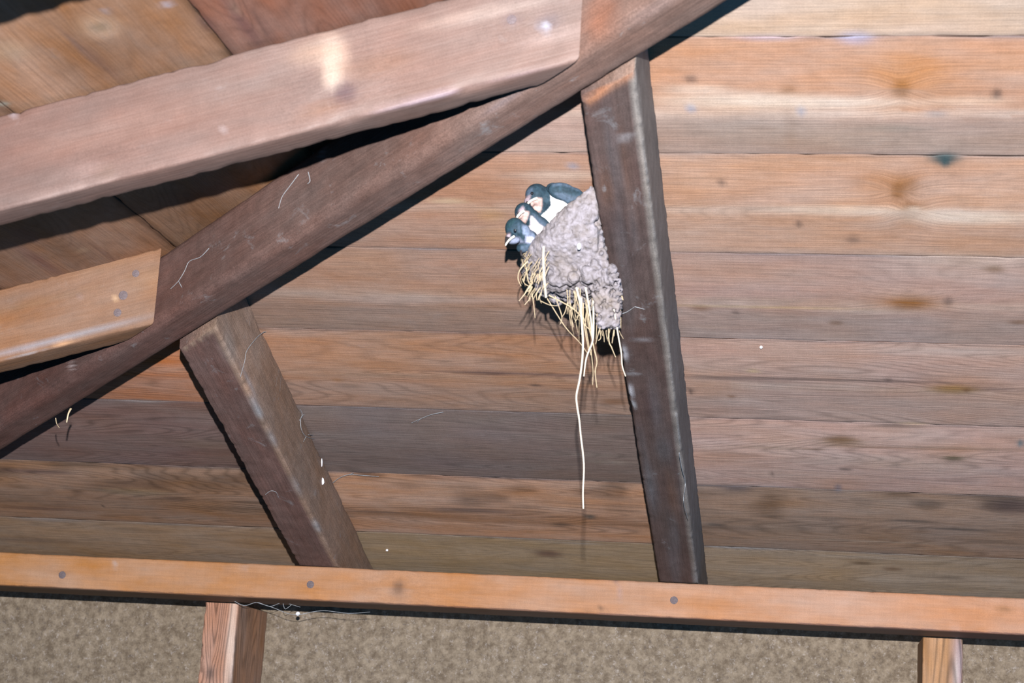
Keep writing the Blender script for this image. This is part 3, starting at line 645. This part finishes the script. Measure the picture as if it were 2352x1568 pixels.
def mud_mat():
    m, nt, b = new_mat('dried_grey_mud'); N = nt.nodes; L = nt.links
    tc = N.new('ShaderNodeTexCoord')
    def noise(s, d=4, r=.6, dist=0):
        n = N.new('ShaderNodeTexNoise'); n.inputs['Scale'].default_value = s; n.inputs['Detail'].default_value = d; n.inputs['Roughness'].default_value = r; n.inputs['Distortion'].default_value = dist
        L.new(tc.outputs['Object'], n.inputs['Vector']); return n.outputs['Fac']
    r1 = N.new('ShaderNodeValToRGB'); e = r1.color_ramp.elements
    e[0].position = .32; e[0].color = (.088, .076, .074, 1); e[1].position = .62; e[1].color = (.200, .185, .206, 1)
    L.new(noise(150, 5, .7, .4), r1.inputs[0])
    mx = N.new('ShaderNodeMix'); mx.data_type = 'RGBA'
    mr = N.new('ShaderNodeMapRange'); mr.inputs[1].default_value = .45; mr.inputs[2].default_value = .7; mr.inputs[4].default_value = .5; L.new(noise(35, 2), mr.inputs[0])
    L.new(mr.outputs[0], mx.inputs[0]); L.new(r1.outputs[0], mx.inputs[6]); mx.inputs[7].default_value = (.15, .12, .095, 1)
    L.new(mx.outputs[2], b.inputs['Base Color']); b.inputs['Roughness'].default_value = .9; b.inputs['Specular IOR Level'].default_value = .15
    bp = N.new('ShaderNodeBump'); bp.inputs['Strength'].default_value = .8; bp.inputs['Distance'].default_value = .0015
    L.new(noise(420, 4, .7), bp.inputs['Height']); L.new(bp.outputs[0], b.inputs['Normal'])
    return m
M_MUD = mud_mat()
NX, NY = -.2235, 1.765
nest = empty('nest', (NX, NY, .44), 'grey mud and straw nest stuck to the left side of the dark rafter', 'nest')
parts = []
rg = random.Random(3)
def rimz(X): return .472 + np.clip((X + .305) / .075, 0, 1) * .060
for i in range(4200):
    ph = rg.uniform(0.02, pi - .02); t = rg.random() ** .8
    rr = (sin(pi / 2 * min(1, t * .95 + .20))) ** .75
    depth = rg.uniform(.0008, .004)
    a, b_ = .082, .085
    X = NX - (a * rr - depth) * sin(ph) ** .85; Y = NY - (b_ * rr - depth) * cos(ph)
    zb = .445 + .006 * rg.random()
    z = zb + t * (rimz(X) - zb)
    ztop = (kR1 - sin(pR) * Y) / cos(pR) - .008
    z = min(z, ztop)
    r = rg.uniform(.0016, .0024 if t > .45 else .0027)
    if X > NX - r * .6: X = NX - r * .6
    parts.append(ico((X, Y, z), r))
for i in range(260):       # solid floor of the cup
    ph = rg.uniform(0, pi); q = rg.random() ** .5
    parts.append(ico((NX - .060 * q * sin(ph) - .004, NY - .060 * q * cos(ph), .457 + rg.uniform(-.007, .008)), .007))
for i in range(900):       # smooth daubed wall under the pellets
    ph = rg.uniform(0.0, pi); t = rg.random()
    rr = (sin(pi / 2 * min(1, t * .95 + .20))) ** .75
    X = NX - (.082 * rr - .0062) * sin(ph) ** .85; Y = NY - (.085 * rr - .0062) * cos(ph); zb = .449
    z = min(zb + t * (rimz(X) - zb - .003), (kR1 - sin(pR) * Y) / cos(pR) - .010)
    parts.append(ico((min(X, NX - .0045), Y, z), .0062))
for i in range(1500):       # mud carried round under the lower edge of the rafter
    y = rg.uniform(610, 752); f = (y - 610) / 142
    xr = 1412 + 16 * math.sin(min(1, f * 1.8) * pi * .5) - (f > .5) * 16 * (f - .5)
    x = rg.uniform(1350 + 25 * f, xr)
    Y = rg.uniform(1.70, 1.755)
    P = atY((x, y), Y)
    zr = (kR0 - sin(pR) * P[1]) / cos(pR)
    if P[0] > NX - .004 and P[2] > zr - .003: continue
    parts.append(ico(P, rg.uniform(.0016, .0030)))
for i in range(420):       # mud pressed against the rafter's edge
    y = rg.uniform(456, 650); xe = 1338.9 + (y - 265) * .1668
    P = atY((xe - rg.uniform(3, 32), y), rg.uniform(1.70, 1.735))
    if P[2] < rimz(P[0]) + .002: parts.append(ico(P, rg.uniform(.0028, .0045)))
fuse('mud_cup', parts, M_MUD, nest, np.array([NX, NY, .47]), .0010, 4, disp=.0009, dscale=520)

def straw(pts, Y, r=.0006, mat=M_STRAW, name='straw', r1=None, parent=nest, flat=1.0, sm=5):
    Ys = Y if isinstance(Y, (list, tuple)) else [Y] * len(pts)
    P = [atY(p, y) for p, y in zip(pts, Ys)]
    V, Fs = tube(P, r, r1, 6, sm, flat)
    return mesh(name, V, Fs, mat, parent, P[0])
def surfY(p, out=.0):
    Y = 1.70
    for _ in range(12):
        X = atY(p, Y)[0]; q = min(1, max(0, (NX - X) / .084)) ** (1 / .85); Y = NY - (.087 + out) * math.sqrt(max(0, 1 - q * q))
    return Y
straw([(1249, 566), (1248, 595), (1250, 640), (1254, 682)], [surfY((1249, 566), .001), surfY((1248, 595), .002), surfY((1250, 640), .002), 1.705], .0011, M_STRAWP, r1=.0013)
straw([(1335, 684), (1337, 744), (1339, 787), (1337, 830), (1331, 873), (1324, 908), (1326, 935), (1330, 960), (1334, 1000), (1341, 1066), (1339, 1130), (1340, 1168)], 1.712, .0010, M_STRAWP, r1=.0006)
S = [([(1363, 684), (1363, 758), (1360, 787), (1347, 821), (1341, 864)], .0012), ([(1347, 698), (1355, 750), (1364, 798), (1371, 830), (1367, 853), (1371, 890)], .0008),
     ([(1256, 684), (1298, 750), (1332, 787), (1352, 815)], .0006), ([(1261, 678), (1321, 712), (1344, 747), (1358, 758)], .0008), ([(1401, 690), (1398, 775), (1405, 798), (1414, 820)], .0008),
     ([(1410, 710), (1419, 764), (1427, 810), (1429, 839), (1437, 864)], .0009), ([(1275, 680), (1289, 720), (1290, 735), (1286, 745)], .0006), ([(1218, 655), (1205, 675), (1192, 691)], .0008),
     ([(1212, 600), (1194, 620), (1190, 640), (1197, 657)], .0008), ([(1209, 615), (1213, 645), (1221, 658), (1212, 670)], .0008), ([(1222, 674), (1226, 700), (1229, 730)], .0006), ([(1417, 665), (1426, 675), (1431, 689)], .0012),
     ([(1198, 592), (1206, 580), (1223, 568), (1258, 556)], .0007), ([(1324, 660), (1333, 700), (1336, 745), (1338, 770)], .0014), ([(1318, 668), (1330, 705), (1345, 740)], .0008), ([(1345, 660), (1352, 700), (1358, 740), (1361, 785)], .0012),
     ([(1378, 740), (1386, 765), (1388, 785)], .0005), ([(1411, 755), (1408, 772), (1406, 788)], .0007), ([(1390, 715), (1376, 760), (1368, 790)], .0006), ([(1384, 735), (1378, 755), (1380, 775), (1374, 782)], .0006),
     ([(1200, 640), (1206, 652), (1222, 660)], .0006), ([(1205, 700), (1215, 688), (1235, 660)], .0005), ([(1350, 700), (1345, 740), (1352, 790), (1357, 815)], .0006), ([(1240, 690), (1262, 700), (1280, 702)], .0005),
     ([(1357, 800), (1362, 850), (1361, 884)], .0005), ([(1332, 688), (1344, 760), (1352, 805)], .0007)]
for i, (pts, r) in enumerate(S):
    straw(pts, (surfY(pts[0], .002) if pts[0][0] < 1225 else 1.708 + .014 * ((i * 7) % 5) / 4), r * .82, M_STRAWP if i in (0, 5, 13, 15) else M_STRAW)
for i in range(92):        # finer fibres hanging under the cup and along the left rim
    if i < 34:
        x = rg.uniform(1300, 1425); y = rg.uniform(672, 718) if x < 1380 else rg.uniform(700, 745); ln = rg.uniform(18, 75)
        dx = rg.uniform(-14, 14)
        pts = [(x, y - 12), (x + dx * .4 + rg.uniform(-3, 3), y + ln * .5), (x + dx, y + ln)]
    else:
        x = rg.uniform(1204, 1262); y = rg.uniform(575, 672); a = rg.uniform(.2, 1.2); ln = rg.uniform(14, 34)
        pts = [(x, y), (x - ln * .4 * cos(a), y + ln * .5), (x - ln * .5 * cos(a) + rg.uniform(-6, 6), y + ln)]
    straw(pts, rg.uniform(1.708, 1.740) if i < 34 else [surfY(p, .001) for p in pts], rg.uniform(.0002, .0005), M_STRAW, name='straw_fibre')

# ------------------------------------------------------------------ young swallows
def feather_mat():
    m, nt, b = new_mat('swallow_plumage'); N = nt.nodes; L = nt.links
    tn = N.new('ShaderNodeAttribute'); tn.attribute_name = 'tint'
    tc = N.new('ShaderNodeTexCoord'); n = N.new('ShaderNodeTexNoise'); n.inputs['Scale'].default_value = 420; n.inputs['Detail'].default_value = 3
    L.new(tc.outputs['Object'], n.inputs['Vector'])
    mr = N.new('ShaderNodeMapRange'); mr.inputs[1].default_value = .3; mr.inputs[2].default_value = .7; mr.inputs[3].default_value = .72; mr.inputs[4].default_value = 1.25
    L.new(n.outputs['Fac'], mr.inputs[0]); s = N.new('ShaderNodeVectorMath'); s.operation = 'SCALE'
    L.new(tn.outputs['Color'], s.inputs[0]); L.new(mr.outputs[0], s.inputs['Scale']); L.new(s.outputs[0], b.inputs['Base Color'])
    b.inputs['Roughness'].default_value = .65; b.inputs['Specular IOR Level'].default_value = .10
    bp = N.new('ShaderNodeBump'); bp.inputs['Strength'].default_value = .35; bp.inputs['Distance'].default_value = .0006
    L.new(n.outputs['Fac'], bp.inputs['Height']); L.new(bp.outputs[0], b.inputs['Normal'])
    return m
M_FEA = feather_mat()
M_GAPE = flat_mat('pale_gape_skin', (.60, .57, .50), .45, .4, .05)
M_BEAK = flat_mat('dark_beak_horn', (.02, .018, .02), .35, .5, .1)
M_EYE = flat_mat('black_eye', (.006, .006, .008), .1, .8)
NAVY, SLATE, WHITE, RUFOUS, BLUEW, LORE = (.014, .028, .040), (.042, .062, .090), (.80, .80, .82), (.34, .235, .215), (.12, .15, .215), (.22, .175, .20)
def ell(cx, cy, Y, rx, ry, rd, ang=0.0, sub=3):
    """ellipsoid: half sizes in photo pixels at that distance, turned into metres"""
    C = atY((cx, cy), Y); sc = -(C @ -CZ) / F * -1
    v, f = ico((0, 0, 0), 1, sub); a = radians(ang)
    e1 = CX * cos(a) + CY * sin(a); e2 = -CX * sin(a) + CY * cos(a)
    return (C + v[:, :1] * e1 * rx * sc + v[:, 1:2] * e2 * ry * sc + v[:, 2:] * CZ * rd * sc), f
def topx(V):
    c = V @ np.stack([CX, CY, CZ], 1); return 1176 + F * c[:, 0] / -c[:, 2], 784 - F * c[:, 1] / -c[:, 2]
def inpoly(x, y, poly):
    r = np.zeros(len(x), bool); n = len(poly); j = n - 1
    for i in range(n):
        xi, yi = poly[i]; xj, yj = poly[j]
        r ^= ((yi > y) != (yj > y)) & (x < (xj - xi) * (y - yi) / (yj - yi + 1e-9) + xi); j = i
    return r
def soft(x, y, poly, rad=2.0):
    s = 0
    for k in range(8): s = s + inpoly(x + rad * cos(k * pi / 4), y + rad * sin(k * pi / 4), poly)
    return s / 8.0
def plumage(regions, Ymid):
    def f(V, N):
        # the marking is laid on the side of the bird its breast faces; the back stays dark
        x, y = topx(V); front = np.clip((N @ CZ + .35) / .3, 0, 1)
        C = np.empty((len(V), 3)); C[:] = NAVY
        C *= (.8 + .6 * vnoise(V * 300, 8))[:, None]
        for poly, c in regions:
            s = (soft(x, y, poly) * front)[:, None]; C = C * (1 - s) + np.array(c) * s
        return C
    return f
def P7(pts): return [(1150 + x / 7.84, 400 + y / 7.84) for x, y in pts]
def gape(pts, Y, parent, r=.0011):
    P = [atY(p, y + .0012) for p, y in zip(pts, Y)]
    V, Fs = tube(P, r * .7, r * 1.1, 8, 5); return tag(mesh('gape', V, Fs, M_GAPE, parent, P[0]), 'pale gape edge')
def beak(base, tip, Yb, Yt, rb, parent):
    B = atY(base, Yb); T = atY(tip, Yt); V, Fs = tube([B, B * .45 + T * .55, T], rb, .0003, 8, 3, .6)
    return mesh('beak', V, Fs, M_BEAK, parent, B)
def eye(p, Y, parent, r=.0016):
    C = atY(p, Y); v, f = ico(C, r, 2); return mesh('eye', v, f, M_EYE, parent, C)

# upper bird: breast to the viewer, wing folded towards the rafter
YA = 1.742
bA = empty('swallow_chick', atY((1285, 505), YA), 'largest young swallow at the top, white belly and dark folded wing, beak pointing down left', 'bird', 'young swallows crowded in the nest')
fuse('body', [ell(1233, 448, YA - .006, 27, 27, 26, 20), ell(1252, 456, YA - .002, 24, 28, 26), ell(1284, 472, YA + .002, 36, 42, 34, -35), ell(1296, 496, YA + .006, 30, 36, 32, 20), ell(1216, 464, YA - .012, 13, 12, 14, -40), ell(1310, 470, YA + .012, 34, 30, 28, -20), ell(1266, 500, YA + .003, 24, 25, 24), ell(1240, 482, YA + .002, 20, 24, 20, 30)],
     M_FEA, bA, atY((1285, 480), YA), .0010, 3,
     plumage([(P7([(895, 330), (980, 360), (1150, 520), (1400, 600), (1420, 700), (1050, 1000), (700, 1000), (740, 740), (860, 640), (915, 560)]), WHITE),
              (P7([(430, 625), (520, 500), (640, 425), (745, 430), (750, 560), (710, 690), (560, 640)]), RUFOUS), (P7([(415, 440), (500, 365), (545, 380), (520, 470), (425, 600)]), LORE),
              (P7([(440, 330), (500, 250), (600, 230), (560, 330), (470, 400)]), SLATE), (P7([(850, 180), (930, 160), (930, 320), (860, 300)]), SLATE)], YA))
wA = fuse('wing', [ell(1292, 440, YA - .016, 34, 21, 9, -12), ell(1318, 452, YA - .013, 28, 22, 9, -28), ell(1330, 456, YA - .010, 18, 16, 7, -10), ell(1270, 432, YA - .014, 16, 13, 9, 0), ell(1322, 466, YA - .012, 14, 11, 6, 50)], M_FEA, bA, atY((1300, 445), YA), .0010, 3,
     plumage([(P7([(950, 330), (1150, 340), (1300, 400), (1450, 380), (1500, 480), (1330, 470), (1200, 520), (1010, 400)]), SLATE), (P7([(900, 150), (1150, 150), (1400, 240), (1480, 320), (1300, 260), (1100, 200), (930, 220)]), SLATE)], YA))
wA['label'] = 'slate blue folded wing'
gape([(1205, 480), (1211, 469), (1221, 460), (1233, 455)], [YA - .0235, YA - .0235, YA - .0225, YA - .019], bA)
beak((1214, 466), (1204, 481), YA - .018, YA - .024, .0028, bA)
eye((1222, 444), YA - .0165, bA)
tb = tube([atY((1343, 446), YA - .008), atY((1352, 448), YA - .007), atY((1361, 444), YA - .006)], .0004, .0002); mesh('feather_tip', tb[0], tb[1], M_BEAK, bA, atY((1343, 446), YA))

# middle bird
YB = 1.722
bB = empty('swallow_chick', atY((1240, 545), YB), 'middle young swallow squeezed between the other two, pale breast with a dark collar', 'bird', 'young swallows crowded in the nest')
fuse('body', [ell(1205, 489, YB, 23, 25, 22, 30), ell(1222, 502, YB + .002, 19, 22, 20), ell(1238, 524, YB + .006, 27, 32, 22, 42), ell(1249, 545, YB + .010, 26, 28, 20), ell(1193, 494, YB - .008, 9, 9, 9)],
     M_FEA, bB, atY((1230, 515), YB), .0010, 3,
     plumage([(P7([(540, 745), (590, 770), (700, 900), (860, 970), (850, 1100), (700, 1200), (560, 1120), (480, 950), (530, 930)]), (.40, .36, .39)), (P7([(290, 790), (430, 655), (515, 680), (480, 800), (440, 900), (300, 800)]), RUFOUS),
              (P7([(560, 690), (700, 760), (900, 950), (840, 1010), (700, 880), (600, 770)]), SLATE), (P7([(290, 740), (330, 640), (400, 560), (430, 640), (360, 690)]), LORE)], YB))
gape([(1186, 502), (1191, 494), (1198, 487), (1204, 484)], [YB - .0165, YB - .0185, YB - .0195, YB - .0195], bB, .0013)
beak((1193, 491), (1186, 502), YB - .013, YB - .0175, .0022, bB)

# lowest bird
YC = 1.706
bC = empty('swallow_chick', atY((1215, 570), YC), 'lowest young swallow at the left rim, dark head hanging over the edge of the nest', 'bird', 'young swallows crowded in the nest')
fuse('body', [ell(1184, 526, YC, 24, 27, 22, 20), ell(1200, 536, YC + .004, 20, 24, 20), ell(1214, 549, YC + .010, 24, 22, 18, -30), ell(1228, 560, YC + .016, 22, 20, 16), ell(1171, 546, YC - .007, 11, 12, 12, -20), ell(1181, 552, YC - .008, 15, 9, 11, 15), ell(1205, 566, YC + .012, 20, 14, 14, 20)],
     M_FEA, bC, atY((1195, 540), YC), .0010, 3,
     plumage([(P7([(100, 1270), (250, 1120), (330, 1130), (440, 1240), (330, 1250), (170, 1250)]), (.13, .145, .20)), (P7([(90, 1180), (110, 1070), (175, 1050), (170, 1130), (110, 1200)]), LORE),
              (P7([(450, 1110), (560, 1090), (640, 1180), (560, 1260), (440, 1230)]), (.27, .28, .38)), (P7([(380, 900), (480, 920), (640, 1120), (560, 1120), (400, 1080)]), BLUEW), (P7([(310, 880), (340, 880), (350, 1060), (320, 1050)]), SLATE),
              (P7([(100, 880), (180, 800), (300, 780), (220, 900), (110, 1000)]), (.015, .034, .042)), (P7([(350, 1300), (520, 1250), (640, 1200), (560, 1400), (400, 1500)]), SLATE)], YC))
gape([(1161, 563), (1166, 555), (1174, 547), (1182, 542)], [YC - .017, YC - .019, YC - .020, YC - .0205], bC, .0010)
beak((1168, 548), (1160, 563), YC - .011, YC - .0165, .0036, bC)
eye((1183, 529), YC - .0205, bC, .0014)
ft = tube([atY((1196, 576), YC - .006), atY((1198, 586), YC - .008), atY((1203, 590), YC - .004)], .0012, .0006); mesh('claw', ft[0], ft[1], M_BEAK, bC, atY((1196, 576), YC))

# ------------------------------------------------------------------ cobwebs, straw scraps, droppings
def scrap(name, label, cat, polys, surf, r, mat, group=None, lift=.002):
    parts = []; first = None
    for pts in polys:
        P = []
        for p in pts:
            q = surf(p); q = q - q / np.linalg.norm(q) * lift
            P.append(q)
        if first is None: first = P[0]
        parts.append(tube(P, r, r * .6, 5, 5))
    V, Fs = join(parts); return tag(mesh(name, V, Fs, mat, None, first), label, cat, group)
sR1 = lambda p: hit(p, nR, kR1); sR0 = lambda p: hit(p, nR, kR0); sH = lambda p: hp(p)
def sSide(X):
    return lambda p: hit(p, UX, X)
W = 'cobweb'
scrap(W, 'curled grey cobweb strand at the right edge of the left of centre rafter', 'cobweb', [[(690, 962), (692, 985), (703, 1002), (725, 1008)], [(690, 962), (700, 950), (722, 940)], [(703, 1002), (697, 1014)], [(688, 965), (694, 952), (690, 940)], [(708, 998), (722, 1000), (730, 1010)]], sSide(-.654), .0004, M_WEB)
scrap(W, 'thin cobweb thread running down the top of the left of centre rafter', 'cobweb', [[(606, 762), (590, 775), (567, 805), (562, 830), (552, 865)], [(606, 762), (620, 763), (634, 772)]], sSide(-.654), .0004, M_WEB)
scrap(W, 'thin forked cobweb thread on the dark diagonal rafter beside the tan rafter end', 'cobweb', [[(480, 570), (460, 590), (435, 600), (424, 622), (410, 645), (392, 663)], [(410, 645), (418, 660), (412, 650)]], sH, .0004, M_WEB)
scrap(W, 'faint grey cobweb thread on the dark plank between the two rafters', 'cobweb', [[(1018, 946), (990, 952), (965, 962), (945, 971)], [(965, 962), (958, 970)]], sR1, .0004, M_WEB)
scrap(W, 'curved cobweb strand reaching from the left of centre rafter onto the planks low down', 'cobweb', [[(758, 1114), (778, 1098), (800, 1090), (830, 1091), (870, 1094)], [(800, 1090), (812, 1086)]], sR1, .00045, M_WEB)
scrap(W, 'tangled cobweb under the bottom beam just right of the bottom left stud', 'cobweb', [[(530, 1375), (560, 1390), (590, 1383), (620, 1392), (650, 1384), (690, 1394)], [(590, 1383), (630, 1396), (660, 1408), (684, 1412)], [(650, 1384), (655, 1398), (670, 1388)], [(684, 1412), (740, 1402), (800, 1408), (850, 1405)]], lambda p: atY(p, 2.55), .00045, M_WEB)
scrap(W, 'pale cobweb wisps on the nest rafter beside the nest straws', 'cobweb', [[(1422, 722), (1440, 716), (1458, 704)], [(1458, 704), (1480, 710)]], sR0, .0004, M_WEB)
scrap(W, 'faint pale threads hanging on the upper dark diagonal rafter below the broad rafter', 'cobweb', [[(686, 400), (665, 428), (648, 452), (640, 478)], [(708, 395), (712, 415), (706, 422)]], sH, .0004, M_WEB)
scrap('straw_scrap', 'bent straw hanging from the dark diagonal rafter at the far left', 'straw', [[(163, 938), (157, 950), (153, 970)]], sH, .0013, M_STRAW, lift=.006)
scrap('straw_scrap', 'short straw stub beside the bent one under the dark diagonal rafter', 'straw', [[(128, 960), (130, 972), (136, 982)]], sH, .0007, M_STRAW, lift=.004)
def blob(label, p, surf, rx, ry, rz=.0012, mat=M_DROP, name='dropping'):
    C = surf(p); v, f = ico((0, 0, 0), 1, 2)
    v = v * (1 + .25 * (vnoise(v * 2 + p[0], 9) - .5))[:, None]
    V = C + v[:, :1] * CX * rx + v[:, 1:2] * CY * ry + v[:, 2:] * CZ * rz
    return tag(mesh(name, V, f, mat, None, C), label, 'dropping')
scrap(W, 'faint cobweb fibres on the right face of the nest rafter, halfway down', 'cobweb', [[(1560, 1040), (1566, 1075), (1574, 1110), (1570, 1150), (1580, 1190)]], sSide(-.1708), .0005, M_WEB)
scrap(W, 'looping cobweb fibre on the lower left of centre rafter', 'cobweb', [[(610, 1135), (622, 1127), (634, 1130), (640, 1142)]], sR0, .0004, M_WEB)
blob('round white dropping low on the left of centre rafter', (740, 1105), sSide(-.655), .0028, .0046)
blob('thin white streak of dropping above the round one on the left of centre rafter', (739, 1062), sSide(-.655), .0011, .0052)
blob('white speck of dropping on the grey mud nest', (1330, 566), lambda p: atY(p, surfY(p)), .0021, .0034, .0025)
blob('pale lump of dropping hanging under the bottom beam right of the left stud', (684, 1409), lambda p: atY(p, 2.60), .0030, .0030)
blob('tiny white speck on the planks just above the bottom beam, between the rafters', (889, 1263), sR1, .0018, .0018)
blob('white speck on the far planks right of the nest rafter', (1748, 797), sR1, .0018, .0018)
